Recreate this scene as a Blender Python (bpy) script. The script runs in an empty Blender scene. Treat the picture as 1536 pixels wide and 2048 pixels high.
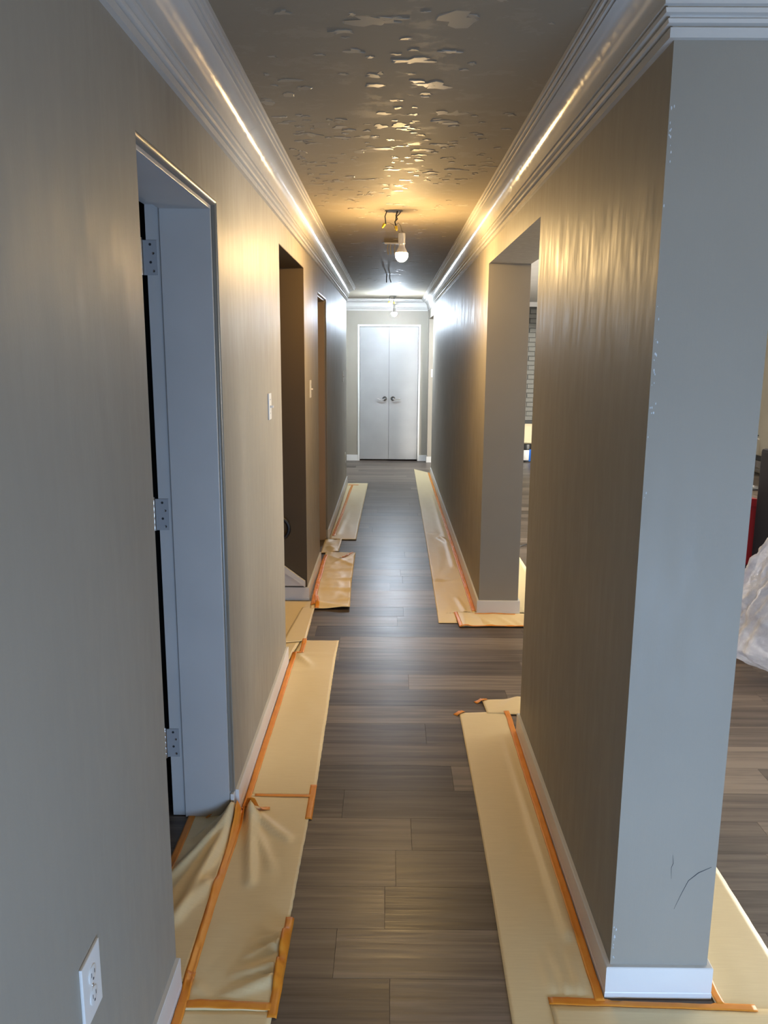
import bpy, bmesh, math, random
from mathutils import Vector, Matrix, noise

random.seed(7)
scene = bpy.context.scene
COL = scene.collection

# ------------------------------------------------------------------ camera
CAM_H = 1.61
cam_d = bpy.data.cameras.new('camera')
cam = bpy.data.objects.new('camera', cam_d)
COL.objects.link(cam)
cam_d.sensor_fit = 'VERTICAL'
cam_d.sensor_height = 36.0
cam_d.sensor_width = 27.0
cam_d.lens = 1610.0 / 2048.0 * 36.0
cam_d.clip_start = 0.05
_f = Vector((12 / 1610, 316 / 1610, 1)).normalized()      # world Y seen in camera axes (x right, y up, z forward)
_u = Vector((54, 8176, -1610)).normalized()
_u = (_u - _f * _u.dot(_f)).normalized()
_r = _f.cross(_u)
if _r.x < 0:
    _r = -_r
right = Vector((_r.x, _f.x, _u.x)); up = Vector((_r.y, _f.y, _u.y)); fwd = Vector((_r.z, _f.z, _u.z))
mw = Matrix.Identity(4)
for i in range(3):
    mw[i][0] = right[i]; mw[i][1] = up[i]; mw[i][2] = -fwd[i]
mw[2][3] = CAM_H
cam.matrix_world = mw
scene.camera = cam

# ------------------------------------------------------------------ world and daylight
scene.view_settings.view_transform = 'Standard'
scene.view_settings.look = 'None'
scene.view_settings.exposure = 0.15
scene.view_settings.gamma = 1.0
scene.view_settings.use_curve_mapping = False
world = bpy.data.worlds.new('sky'); scene.world = world; world.use_nodes = True
wn = world.node_tree.nodes; wn['Background'].inputs[0].default_value = (0.62, 0.78, 1.0, 1); wn['Background'].inputs[1].default_value = 1.0

def area(name, loc, target, sx, sy, power, color):
    ld = bpy.data.lights.new(name, 'AREA'); ld.shape = 'RECTANGLE'; ld.size = sx; ld.size_y = sy
    ld.energy = power; ld.color = color
    o = bpy.data.objects.new(name, ld); COL.objects.link(o); o.location = loc
    d = Vector(target) - Vector(loc)
    o.rotation_euler = d.to_track_quat('-Z', 'Y').to_euler()
    return o
# daylight standing in the window openings (all of them lie behind or beside the camera)
area('daylight_back', (0.95, -.78, .36), (0.95, 0, 0.36), 1.7, .56, 76, (0.38, 0.61, 1.0))
area('daylight_side_near', (5.35, 0.5, 1.25), (0, 0.5, 1.0), 1.9, 1.7, 13, (0.92, 0.96, 1.0))
area('daylight_side_far', (5.35, 6.2, 1.0), (0, 6.2, 0.2), 3.6, 1.9, 460, (1.0, 0.95, 0.86))
BULB_WARM = 1300.0
BULB_COOL = 2900.0

sun_d = bpy.data.lights.new('low_sun', 'SUN'); sun_d.energy = 2.5; sun_d.color = (1.0, .95, .84); sun_d.angle = math.radians(1.5)
sun = bpy.data.objects.new('low_sun', sun_d); COL.objects.link(sun); sun.location = (9, -6, 3)
sun.rotation_euler = Vector((-.5, 1.0, -.004)).to_track_quat('-Z', 'Y').to_euler()

# ------------------------------------------------------------------ helpers
def new_obj(name, me, mat=None, parent=None):
    o = bpy.data.objects.new(name, me); COL.objects.link(o)
    if mat is not None and len(me.materials) == 0:
        me.materials.append(mat)
    if parent is not None:
        o.parent = parent
        o.matrix_parent_inverse = parent_matrix(parent).inverted()
    return o
def parent_matrix(p):
    m = p.matrix_basis.copy()
    q = p
    while q.parent is not None:
        m = q.parent.matrix_basis @ q.matrix_parent_inverse @ m if False else m
        q = q.parent
        if q is None: break
    # every empty of this scene is unrotated: only locations add up
    loc = Vector((0, 0, 0)); q = p
    loc = world_loc(p)
    return Matrix.Translation(loc)
def world_loc(p):
    if p.parent is None:
        return p.location.copy()
    return p.location.copy() + world_loc(p.parent) - world_loc(p.parent)
def tag(o, label, cat, group=None, kind=None):
    o['label'] = label; o['category'] = cat
    if group: o['group'] = group
    if kind: o['kind'] = kind
    return o
def thing(name, label, cat, loc, group=None):
    o = bpy.data.objects.new(name, None); COL.objects.link(o); o.location = loc
    o.empty_display_size = 0.05
    return tag(o, label, cat, group)

class MB:
    """collects geometry in world coordinates and builds ONE mesh object"""
    def __init__(s): s.v = []; s.f = []
    def box(s, x0, x1, y0, y1, z0, z1):
        b = len(s.v)
        s.v += [(x0,y0,z0),(x1,y0,z0),(x1,y1,z0),(x0,y1,z0),(x0,y0,z1),(x1,y0,z1),(x1,y1,z1),(x0,y1,z1)]
        s.f += [tuple(b+i for i in q) for q in ((3,2,1,0),(4,5,6,7),(0,1,5,4),(1,2,6,5),(2,3,7,6),(3,0,4,7))]
        return s
    def cbox(s, x0, x1, y0, y1, z0, z1, c):
        """box whose upper edges are chamfered by c"""
        b = len(s.v)
        s.v += [(x0,y0,z0),(x1,y0,z0),(x1,y1,z0),(x0,y1,z0),
                (x0,y0,z1-c),(x1,y0,z1-c),(x1,y1,z1-c),(x0,y1,z1-c),
                (x0+c,y0+c,z1),(x1-c,y0+c,z1),(x1-c,y1-c,z1),(x0+c,y1-c,z1)]
        s.f += [tuple(b+i for i in q) for q in ((3,2,1,0),(0,1,5,4),(1,2,6,5),(2,3,7,6),(3,0,4,7),
                (4,5,9,8),(5,6,10,9),(6,7,11,10),(7,4,8,11),(8,9,10,11))]
        return s
    def tube(s, pts, r, n=8, cap=True):
        pts = [Vector(p) for p in pts]; rs = r if isinstance(r, (list, tuple)) else [r]*len(pts)
        prev = None; rings = []
        for i, p in enumerate(pts):
            t = (pts[min(i+1, len(pts)-1)] - pts[max(i-1, 0)]).normalized()
            if prev is None:
                a = Vector((0,0,1)) if abs(t.z) < .9 else Vector((1,0,0))
                nrm = t.cross(a).normalized()
            else:
                nrm = (prev - t * prev.dot(t)).normalized()
            prev = nrm; bn = t.cross(nrm); b = len(s.v)
            for k in range(n):
                an = 2*math.pi*k/n
                s.v.append(tuple(p + (nrm*math.cos(an) + bn*math.sin(an))*rs[i]))
            rings.append(b)
        for a, b in zip(rings, rings[1:]):
            for k in range(n):
                s.f.append((a+k, a+(k+1) % n, b+(k+1) % n, b+k))
        if cap:
            s.f.append(tuple(rings[0]+k for k in reversed(range(n)))); s.f.append(tuple(rings[-1]+k for k in range(n)))
        return s
    def lathe(s, c, prof, n=20, axis=(0,0,1)):
        """prof: (radius, height) pairs along the axis from the point c"""
        ax = Vector(axis).normalized()
        a = Vector((1,0,0)) if abs(ax.x) < .8 else Vector((0,1,0))
        e1 = (a - ax*a.dot(ax)).normalized(); e2 = ax.cross(e1); c = Vector(c); rings = []
        for r, h in prof:
            b = len(s.v); rings.append(b)
            for k in range(n):
                an = 2*math.pi*k/n
                s.v.append(tuple(c + ax*h + (e1*math.cos(an)+e2*math.sin(an))*max(r, 1e-5)))
        for a_, b in zip(rings, rings[1:]):
            for k in range(n):
                s.f.append((a_+k, a_+(k+1) % n, b+(k+1) % n, b+k))
        s.f.append(tuple(rings[0]+k for k in reversed(range(n)))); s.f.append(tuple(rings[-1]+k for k in range(n)))
        return s
    def prism(s, poly, axis, a0, a1):
        """poly: 2D outline in the two other axes, extruded from a0 to a1 along axis (0, 1 or 2)"""
        b = len(s.v); n = len(poly)
        for a in (a0, a1):
            for p in poly:
                q = [p[0], p[1]]; q.insert(axis, a); s.v.append(tuple(q))
        for k in range(n):
            s.f.append((b+k, b+(k+1) % n, b+n+(k+1) % n, b+n+k))
        s.f.append(tuple(b+k for k in reversed(range(n)))); s.f.append(tuple(b+n+k for k in range(n)))
        return s
    def sweep(s, path, prof, side=1, closed_ends=True):
        """prof: (out, z) pairs; path: xy points; out is measured to the given side, mitred at corners"""
        path = [Vector(p) for p in path]; rings = []; n = len(prof)
        for i, p in enumerate(path):
            ns = []
            for a, b in ((i-1, i), (i, i+1)):
                if a >= 0 and b < len(path):
                    t = (path[b]-path[a]).normalized(); ns.append(Vector((-t.y, t.x))*side)
            if len(ns) == 2:
                m = (ns[0]+ns[1]); m = m / (m.dot(ns[0]))
            else:
                m = ns[0]
            rings.append(len(s.v))
            for o, z in prof:
                q = p + m*o; s.v.append((q.x, q.y, z))
        for a, b in zip(rings, rings[1:]):
            for k in range(n-1):
                s.f.append((a+k, a+k+1, b+k+1, b+k))
            s.f.append((a+n-1, a, b, b+n-1))
        s.f.append(tuple(rings[0]+k for k in range(n))); s.f.append(tuple(rings[-1]+k for k in reversed(range(n))))
        return s
    def build(s, name, mat, parent=None, smooth=None, bevel=0, kind=None):
        me = bpy.data.meshes.new(name); me.from_pydata(s.v, [], s.f); me.update()
        bm = bmesh.new(); bm.from_mesh(me); bmesh.ops.recalc_face_normals(bm, faces=bm.faces)
        if bevel:
            bmesh.ops.bevel(bm, geom=[e for e in bm.edges if e.is_manifold and e.calc_face_angle(0) > .5],
                            offset=bevel, segments=2, profile=.6, affect='EDGES', clamp_overlap=True)
        bm.to_mesh(me); bm.free()
        if smooth is not None:
            me.shade_smooth(); me.set_sharp_from_angle(angle=math.radians(smooth))
        o = new_obj(name, me, mat, parent)
        if kind: o['kind'] = kind
        return o
def struct(name, mb, mat, **k):
    return mb.build(name, mat, kind='structure', **k)

# ------------------------------------------------------------------ materials
def mat(name, color, rough=.5, metal=0., spec=.5, emit=None, estr=0.):
    m = bpy.data.materials.new(name); m.use_nodes = True
    p = m.node_tree.nodes['Principled BSDF']
    p.inputs['Base Color'].default_value = (*color, 1); p.inputs['Roughness'].default_value = rough
    p.inputs['Metallic'].default_value = metal; p.inputs['Specular IOR Level'].default_value = spec
    if emit:
        p.inputs['Emission Color'].default_value = (*emit, 1); p.inputs['Emission Strength'].default_value = estr
    return m
class NT:
    def __init__(s, m): s.m = m; s.t = m.node_tree; s.p = s.t.nodes['Principled BSDF']
    def n(s, typ, **k):
        x = s.t.nodes.new(typ)
        for a, b in k.items():
            if a.startswith('i_'):
                x.inputs[int(a[2:])].default_value = b
            else: setattr(x, a, b)
        return x
    def l(s, a, b): s.t.links.new(a, b)
    def coords(s, scale):
        tc = s.n('ShaderNodeTexCoord'); mp = s.n('ShaderNodeMapping'); mp.inputs['Scale'].default_value = scale
        s.l(tc.outputs['Object'], mp.inputs['Vector']); return mp.outputs[0]
    def noise(s, vec, scale, detail=3, rough=.5, dist=0.):
        x = s.n('ShaderNodeTexNoise'); x.inputs['Scale'].default_value = scale; x.inputs['Detail'].default_value = detail
        x.inputs['Roughness'].default_value = rough; x.inputs['Distortion'].default_value = dist
        s.l(vec, x.inputs['Vector']); return x.outputs[0]
    def ramp(s, val, stops):
        r = s.n('ShaderNodeValToRGB'); e = r.color_ramp.elements
        while len(e) < len(stops): e.new(.5)
        for el, (pos, c) in zip(e, stops):
            el.position = pos; el.color = (*c, 1) if len(c) == 3 else c
        s.l(val, r.inputs[0]); return r.outputs[0]
    def math(s, op, a, b):
        x = s.n('ShaderNodeMath', operation=op)
        for i, q in enumerate((a, b)):
            if isinstance(q, (int, float)): x.inputs[i].default_value = q
            else: s.l(q, x.inputs[i])
        return x.outputs[0]
    def bump(s, h, strength, dist, prev=None):
        b = s.n('ShaderNodeBump'); b.inputs['Strength'].default_value = strength; b.inputs['Distance'].default_value = dist
        s.l(h, b.inputs['Height'])
        if prev is not None: s.l(prev, b.inputs['Normal'])
        return b.outputs[0]
    def maprange(s, v, a, b, c, d):
        x = s.n('ShaderNodeMapRange'); s.l(v, x.inputs[0])
        for i, q in zip((1, 2, 3, 4), (a, b, c, d)): x.inputs[i].default_value = q
        return x.outputs[0]

def wall_material():
    m = mat('greige_wall_paint', (.32, .289, .237), .54, spec=.18); t = NT(m)
    v1 = t.coords((16, 16, 3.2)); v0 = t.coords((1, 1, 1))
    streak = t.noise(v1, 1.6, 4, .6); peel = t.noise(v0, 260, 2, .5); big = t.noise(v0, 2.2, 3, .5)
    b = t.bump(peel, .10, .0012); b = t.bump(streak, .16, .004, b)
    t.l(b, t.p.inputs['Normal'])
    r = t.maprange(streak, .3, .7, .42, .60); t.l(r, t.p.inputs['Roughness'])
    c = t.ramp(big, [(.3, (.308, .278, .228)), (.7, (.332, .300, .246))]); t.l(c, t.p.inputs['Base Color'])
    return m
def ceiling_material():
    m = mat('troweled_ceiling_paint', (.43, .375, .295), .6, spec=.2); t = NT(m)
    v = t.coords((1, 1.5, 1)); n1 = t.noise(v, 7.0, 9, .68, .25)
    pl = t.ramp(n1, [(.575, (0, 0, 0)), (.588, (1, 1, 1))])
    n2 = t.noise(v, 19, 7, .7, .2); pl2 = t.ramp(n2, [(.57, (0, 0, 0)), (.585, (1, 1, 1))])
    big = t.noise(t.coords((1, 1, 1)), 1.6, 2, .5); mask = t.ramp(big, [(.42, (0, 0, 0)), (.58, (1, 1, 1))])
    h2 = t.math('MULTIPLY', pl2, mask)
    h = t.math('MAXIMUM', pl, t.math('MULTIPLY', h2, .7))
    fine = t.noise(v, 150, 2, .5); und = t.noise(v, 5, 2, .5)
    b = t.bump(fine, .10, .002); b = t.bump(und, .05, .02, b); b = t.bump(h, .10, .002, b); t.l(b, t.p.inputs['Normal'])
    t.l(t.maprange(h, 0, 1, .74, .62), t.p.inputs['Roughness'])
    t.l(t.ramp(h, [(0, (.285, .243, .182)), (1, (.295, .252, .19))]), t.p.inputs['Base Color'])
    return m
def gloss_white():
    m = mat('glossy_white_trim_paint', (.58, .56, .52), .13, spec=.5); t = NT(m)
    v = t.coords((1, 1, 1)); n = t.noise(v, 38, 3, .55); n2 = t.noise(v, 170, 2, .5)
    b = t.bump(n, .02, .0015); b = t.bump(n2, .03, .0008, b); t.l(b, t.p.inputs['Normal'])
    r = t.maprange(n, .3, .7, .10, .22); t.l(r, t.p.inputs['Roughness'])
    return m
def satin(name, c, rough=.4, bscale=120, bstr=.08):
    m = mat(name, c, rough); t = NT(m); v = t.coords((1, 1, 1)); n = t.noise(v, bscale, 3, .5)
    t.l(t.bump(n, bstr, .001), t.p.inputs['Normal'])
    n2 = t.noise(v, 3, 3, .5)
    c0 = tuple(x*.94 for x in c); c1 = tuple(min(1, x*1.05) for x in c)
    t.l(t.ramp(n2, [(.3, c0), (.7, c1)]), t.p.inputs['Base Color'])
    return m
def plank_material():
    m = mat('taupe_vinyl_plank', (.15, .12, .10), .36, spec=.29); t = NT(m)
    at = t.n('ShaderNodeAttribute', attribute_name='tone')
    tc = t.n('ShaderNodeTexCoord'); cx = t.n('ShaderNodeCombineXYZ')
    t.l(t.math('MULTIPLY', at.outputs['Fac'], 31.0), cx.inputs[2]); t.l(t.math('MULTIPLY', at.outputs['Fac'], 17.0), cx.inputs[0])
    va = t.n('ShaderNodeVectorMath', operation='ADD'); t.l(tc.outputs['Object'], va.inputs[0]); t.l(cx.outputs[0], va.inputs[1])
    mp = t.n('ShaderNodeMapping'); mp.inputs['Scale'].default_value = (1.0, 22, 1); t.l(va.outputs[0], mp.inputs['Vector'])
    mp2 = t.n('ShaderNodeMapping'); mp2.inputs['Scale'].default_value = (4.5, 190, 1); t.l(va.outputs[0], mp2.inputs['Vector'])
    g1 = t.noise(mp.outputs[0], 1.4, 4, .6, .5); g2 = t.noise(mp2.outputs[0], 1.0, 3, .6)
    s = t.math('ADD', t.math('MULTIPLY', g1, 1.0), t.math('MULTIPLY', g2, .30))
    s = t.math('ADD', s, t.math('MULTIPLY', t.math('SUBTRACT', at.outputs['Fac'], .5), .42))
    c = t.ramp(s, [(.38, (.066, .050, .040)), (.58, (.120, .094, .075)), (.72, (.160, .126, .100)), (.92, (.25, .20, .158))])
    t.l(c, t.p.inputs['Base Color'])
    b = t.bump(g2, .10, .0012); t.l(b, t.p.inputs['Normal'])
    t.l(t.maprange(g2, .3, .7, .30, .44), t.p.inputs['Roughness'])
    return m
def paper_material():
    m = mat('kraft_masking_paper', (.84, .67, .38), .46, spec=.4); t = NT(m); v = t.coords((1, 1, 1))
    n = t.noise(v, 90, 3, .6); n2 = t.noise(t.coords((3, 60, 1)), 4, 3, .6)
    t.l(t.ramp(n2, [(.3, (.81, .645, .36)), (.7, (.86, .695, .40))]), t.p.inputs['Base Color'])
    t.l(t.bump(n, .12, .001), t.p.inputs['Normal'])
    return m
def tape_material():
    m = mat('orange_masking_tape', (.80, .28, .022), .42, spec=.4); t = NT(m); v = t.coords((1, 1, 1))
    n = t.noise(v, 300, 3, .6); n2 = t.noise(v, 14, 3, .6)
    t.l(t.ramp(n2, [(.3, (.76, .25, .018)), (.7, (.84, .32, .035))]), t.p.inputs['Base Color'])
    t.l(t.bump(n, .2, .0008), t.p.inputs['Normal'])
    return m
def sheet_plastic():
    m = bpy.data.materials.new('clear_plastic_sheeting'); m.use_nodes = True; t = NT(m)
    t.p.inputs['Base Color'].default_value = (.86, .86, .90, 1); t.p.inputs['Roughness'].default_value = .16
    t.p.inputs['Specular IOR Level'].default_value = .7
    tr = t.n('ShaderNodeBsdfTransparent'); mx = t.n('ShaderNodeMixShader'); lw = t.n('ShaderNodeLayerWeight'); lw.inputs[0].default_value = .35
    n = t.noise(t.coords((1, 1, 1)), 9, 4, .6, .8)
    f = t.math('ADD', t.math('MULTIPLY', lw.outputs['Facing'], .55), t.math('MULTIPLY', n, .55))
    f = t.math('MINIMUM', t.math('ADD', f, .10), 1.0)
    t.l(f, mx.inputs[0]); t.l(tr.outputs[0], mx.inputs[1]); t.l(t.p.outputs[0], mx.inputs[2])
    t.l(t.bump(t.noise(t.coords((1, 1, 1.4)), 20, 6, .7, 1.6), .7, .018), t.p.inputs['Normal'])
    t.l(mx.outputs[0], t.t.nodes['Material Output'].inputs[0])
    return m

WALL = wall_material(); CEIL = ceiling_material(); GLOSS = gloss_white()
WHITE = satin('white_semigloss_paint', (.70, .69, .66), .32); DOORW = satin('white_door_paint', (.32, .32, .315), .34)
JAMB = satin('pale_grey_door_jamb_paint', (.50, .48, .45), .40)
BEAD = satin('taupe_corner_bead_paint', (.20, .18, .145), .30)
PLANK = plank_material(); PAPER = paper_material(); TAPE = tape_material(); SHEET = sheet_plastic()
STEEL = mat('brushed_nickel', (.55, .53, .50), .30, 1.0); DULLSTEEL = satin('dull_zinc', (.33, .33, .33), .45)
PLASTIC = satin('white_plate_plastic', (.74, .72, .68), .30); SLOT = mat('dark_slot', (.02, .02, .02), .6)
BLACK = satin('black_plastic', (.012, .012, .013), .40); BLACKWIRE = mat('black_wire_insulation', (.015, .014, .012), .4)
WIRE = mat('pale_wire_insulation', (.30, .25, .16), .45); YELLOW = mat('yellow_wire_nut', (.75, .52, .03), .4)
RED = satin('red_toolbox_plastic', (.33, .012, .016), .38); GREYP = satin('light_grey_panel', (.42, .43, .44), .4)
NAVY = satin('navy_case_fabric', (.004, .006, .018), .75); GWALL = satin('cream_room_wall_paint', (.62, .55, .42), .45)
GCEIL = satin('white_room_ceiling_paint', (.74, .72, .68), .6, 30, .3); SUB = satin('dark_subfloor', (.03, .025, .02), .8)
BRICK = satin('painted_taupe_brick', (.105, .10, .08), .42, 70, .5); MORTAR = satin('painted_mortar', (.05, .047, .037), .6)
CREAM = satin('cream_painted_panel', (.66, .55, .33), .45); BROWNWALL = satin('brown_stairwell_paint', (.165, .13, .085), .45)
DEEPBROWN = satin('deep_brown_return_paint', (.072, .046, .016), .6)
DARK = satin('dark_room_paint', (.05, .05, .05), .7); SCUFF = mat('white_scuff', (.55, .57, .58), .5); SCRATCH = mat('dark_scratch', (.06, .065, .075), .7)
BLUE = satin('blue_label', (.03, .16, .62), .4)

# ------------------------------------------------------------------ dimensions
XL, XR = -.536, .572            # hallway faces of the left and right walls
XLO, XRO = -.756, .818          # their outer faces
YF = 12.30                      # far wall
YB = -.66                      # back of the house
ZC = 2.405                      # ceiling
D1 = (1.80, 2.60, 2.066)        # near left doorway: y0, y1, head
D2 = (4.02, 5.14, 2.128)        # stair opening
D3 = (6.11, 6.91, 2.062)        # second left doorway
LEND = 10.06
O1 = (3.24, 4.88, 2.130)        # right opening
O2 = (10.93, 12.12, 2.118)      # far right opening
XG = 5.20; YG = 13.20           # great room

# ------------------------------------------------------------------ room shell
w = MB()
for y0, y1 in ((YB, D1[0]), (D1[1], D2[0]), (D2[1], D3[0]), (D3[1], LEND)):
    w.box(XLO, XL, y0, y1, 0, ZC)
for y0, y1, h in (D1, D2, D3):
    w.box(XLO, XL, y0, y1, h, ZC)
wall_left = struct('wall_left', w, WALL)
w = MB(); w.box(XR, XRO, 1.793, O1[0], 0, ZC).box(XR, XRO, O1[0], O1[1], O1[2], ZC).box(XR, XRO, O1[1], O2[0], 0, ZC)
w.box(XR, XRO, O2[0], O2[1], O2[2], ZC).box(XR, XRO, O2[1], YG, 0, ZC)
wall_right = struct('wall_right', w, WALL)
# closet alcove in the far wall
DX0, DX1, DZ = -.455, .428, 2.012
w = MB(); w.box(-3, DX0, YF, YF+.12, 0, ZC).box(DX1, XR, YF, YF+.12, 0, ZC).box(DX0, DX1, YF, YF+.12, DZ, ZC)
wall_far = struct('wall_far', w, WALL)
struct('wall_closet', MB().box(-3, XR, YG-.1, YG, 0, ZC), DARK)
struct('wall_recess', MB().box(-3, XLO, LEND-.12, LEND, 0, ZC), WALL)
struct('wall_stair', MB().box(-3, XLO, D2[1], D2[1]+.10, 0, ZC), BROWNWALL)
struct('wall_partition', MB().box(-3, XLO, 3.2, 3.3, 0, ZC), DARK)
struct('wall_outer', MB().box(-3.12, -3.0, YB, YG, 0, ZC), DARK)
struct('wall_room', MB().box(XRO, XG+.12, YG, YG+.12, 0, ZC), GWALL)
# right wall of the big room, with its two windows
w = MB(); W1 = (-.5, 1.5); W3 = (2.1, 3.4); W2 = (4.4, 8.0); WZ = (.05, 2.05)
for y0, y1 in ((YB, W1[0]), (W1[1], W3[0]), (W3[1], W2[0]), (W2[1], YG)): w.box(XG, XG+.12, y0, y1, 0, ZC)
for y0, y1 in (W1, W3, W2): w.box(XG, XG+.12, y0, y1, 0, WZ[0]).box(XG, XG+.12, y0, y1, WZ[1], ZC)
struct('wall_side', w, GWALL)
w = MB(); B1 = (.08, 1.82, .05, .68)
w.box(-3, B1[0], YB-.12, YB, 0, ZC).box(B1[1], XG+.12, YB-.12, YB, 0, ZC).box(B1[0], B1[1], YB-.12, YB, 0, B1[2]).box(B1[0], B1[1], YB-.12, YB, B1[3], ZC)
struct('wall_back', w, GWALL)
for k, (y0, y1) in enumerate((W1, W3, W2)):
    f = MB()
    f.box(XG+.03, XG+.08, y0, y1, WZ[0], WZ[0]+.05).box(XG+.03, XG+.08, y0, y1, WZ[1]-.05, WZ[1])
    for y in (y0, (y0+y1)/2-.025, y1-.05): f.box(XG+.03, XG+.08, y, y+.05, WZ[0]+.05, WZ[1]-.05)
    struct('window_%d' % (k+1), f, WHITE)
f = MB(); f.box(B1[0], B1[1], YB-.08, YB-.03, B1[2], B1[2]+.05).box(B1[0], B1[1], YB-.08, YB-.03, B1[3]-.05, B1[3])
for x in (B1[0], (B1[0]+B1[1])/2-.025, B1[1]-.05): f.box(x, x+.05, YB-.08, YB-.03, B1[2]+.05, B1[3]-.05)
struct('window_4', f, WHITE)
struct('wall_sun_blocker', MB().box(-1.2, 3.4, YB-1.0, YB-.9, -.1, 2.6).box(3.3, 3.4, YB-.9, YB-.13, -.1, 2.6), WALL)  # unseen wall added outside to keep the low sun off the left wall
ceiling = struct('ceiling', MB().box(-3.12, XRO-.10, YB-.12, YG+.12, ZC, ZC+.12), CEIL)
struct('ceiling', MB().box(XRO-.10, XG+.12, YB-.12, YG+.12, ZC, ZC+.12), GCEIL)
floor = struct('floor', MB().box(-3.12, XG+.12, YB-.12, YG+.12, -.12, -.007), SUB)

# ------------------------------------------------------------------ floor planks
PW = .186; ROW0 = 2.211; GAP = .0005
ENDS = {0: .031, -1: -.003, -2: -.138, -3: .012, 2: -.158, 8: .106}
TONES = {(8, 1): .86, (8, 0): .50, (7, 0): .22, (5, 0): .25, (4, 0): .78, (2, 0): .12, (0, 0): .62, (0, 1): .30, (-2, 1): .75, (-2, 0): .42,
         (-3, 0): .35, (-3, 1): .66, (9, 0): .34, (10, 0): .70, (11, 0): .28}
def plank_row(k):
    """x joints of row k"""
    rr = random.Random(k*7+3)
    x = ENDS.get(k, None)
    L = 1.22
    if x is None: x = rr.uniform(-.6, .6)
    xs = [x]
    while xs[0] > -1.6: xs.insert(0, xs[0]-L)
    while xs[-1] < XG: xs.append(xs[-1]+L)
    return [max(q, -1.6) for q in xs]
def add_tone(o, tones):
    a = o.data.attributes.new('tone', 'FLOAT', 'FACE')
    a.data.foreach_set('value', tones)
far = MB(); far_t = []
for k in range(-36, 60):
    y0 = ROW0 + k*PW; y1 = y0 + PW
    xs = plank_row(k); rr = random.Random(k*13+1)
    for a, b in zip(xs, xs[1:]):
        if b - a < .02: continue
        tone = rr.random()
        idx = 0 if a < -.3 and b < .6 else 1
        tone = TONES.get((k, idx), tone) if (b > -.5 and a < .6) else tone
        y1c = min(y1, YG); 
        if y0 > YG: continue
        near = (1.2 < y0 < 6.4) and a < 2.4 and b > -.75
        zt = rr.uniform(-.0003, .0)
        b_ = min(b, XG)
        if near:
            m = MB().cbox(a+GAP/2, b_-GAP/2, y0+GAP/2, y1c-GAP/2, -.0069, zt, .0004)
            o = m.build('plank', PLANK, floor); add_tone(o, [tone]*10)
        else:
            far.cbox(a+GAP/2, b_-GAP/2, y0+GAP/2, y1c-GAP/2, -.0069, zt, .0004); far_t += [tone]*10
o = far.build('plank', PLANK, floor, kind='stuff'); add_tone(o, far_t)

# ------------------------------------------------------------------ crown moulding
H = .165
CROWN = [(0, -H), (.013, -H), (.013, -H+.019), (.0075, -H+.021), (.0075, -H+.023), (.019, -H+.025), (.0215, -H+.032), (.0165, -H+.036), (.0165, -H+.038), (.028, -H+.041), (.030, -H+.049), (.0245, -H+.0515), (.0245, -H+.0535), (.032, -H+.0555)]
for i in range(9):
    a = i/8*math.pi/2
    CROWN.append((.032 + .057*(1-math.cos(a)), -H+.057 + .068*math.sin(a)))
CROWN += [(.0845, -.0385), (.0845, -.0370), (.095, -.0345), (.0975, -.029), (.0930, -.0265), (.0930, -.0250), (.103, -.0225), (.1055, -.017), (.1005, -.0145), (.1005, -.013), (.110, -.011), (.112, 0), (0, 0)]
CROWN = [(o, z+ZC-.0005) for o, z in CROWN]
def crown(n, path, side): return struct('trim_%d' % n, MB().sweep(path, CROWN, side), GLOSS, smooth=28)
crown(1, [(XL, YB), (XL, 2.93)], -1)
crown(2, [(XL, 2.9312), (XL, 8.6)], -1)
crown(3, [(XL, 8.6012), (XL, LEND), (-2.99, LEND)], -1)
crown(4, [(-2.99, YF), (XR, YF), (XR, 1.793), (XRO, 1.793), (XRO, YG)], -1)
crown(5, [(XRO+.12, YG), (XG, YG), (XG, YB)], -1)

# raised trowelled plaster flakes on the hall ceiling, too small and many to pick apart
FLAKE = satin('smooth_ceiling_flake_paint', (.315, .272, .21), .45, 60, .12)
fk = MB(); rr = random.Random(21)
def flake(x, y, sx, sy):
    n = rr.randint(9, 15); a0 = rr.uniform(0, 6.28); rad = []
    for q in range(n): rad.append(rr.choice((rr.uniform(.35, .6), rr.uniform(.7, 1.15))))
    b = len(fk.v); th = rr.uniform(.0007, .0018)
    tx, ty = rr.uniform(-.03, .03), rr.uniform(-.05, .05)
    for lay, (sc, zz) in enumerate(((1.0, 0), (.93, th))):
        for q in range(n):
            a = a0 + q*2*math.pi/n + rr.uniform(-.15, .15)*(lay == 0)
            dx, dy = sx*rad[q]*math.cos(a)*sc, sy*rad[q]*math.sin(a)*sc
            fk.v.append((x+dx, y+dy, ZC - .00005 - (zz + (tx*dx+ty*dy if lay else 0)) if lay else ZC - .00005))
    for q in range(n): fk.f.append((b+q, b+(q+1) % n, b+n+(q+1) % n, b+n+q))
    fk.f.append(tuple(b+n+q for q in range(n)))
for i in range(420):
    cy_, cx_ = rr.gauss(3.5, .75), rr.uniform(-.40, .42)
    if i % 3 == 0: cy_ = rr.uniform(1.9, 9.5)
    if noise.noise(Vector((cx_*2.6, cy_*2.1, 3.3))) < -.12: continue
    k = rr.choice((1, 1, 1, 1.5, 2.4)); flake(cx_, cy_, rr.uniform(.010, .024)*k, rr.uniform(.006, .016)*k)
for x, y, sx, sy in ((.13, 2.63, .055, .045), (-.33, 2.72, .025, .03), (.06, 2.42, .07, .03), (.22, 2.92, .05, .04), (.02, 3.05, .035, .03), (.16, 2.14, .06, .05), (-.05, 2.15, .07, .04)): flake(x, y, sx, sy)
fk.build('plaster_flake', FLAKE, ceiling, kind='stuff')

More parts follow.
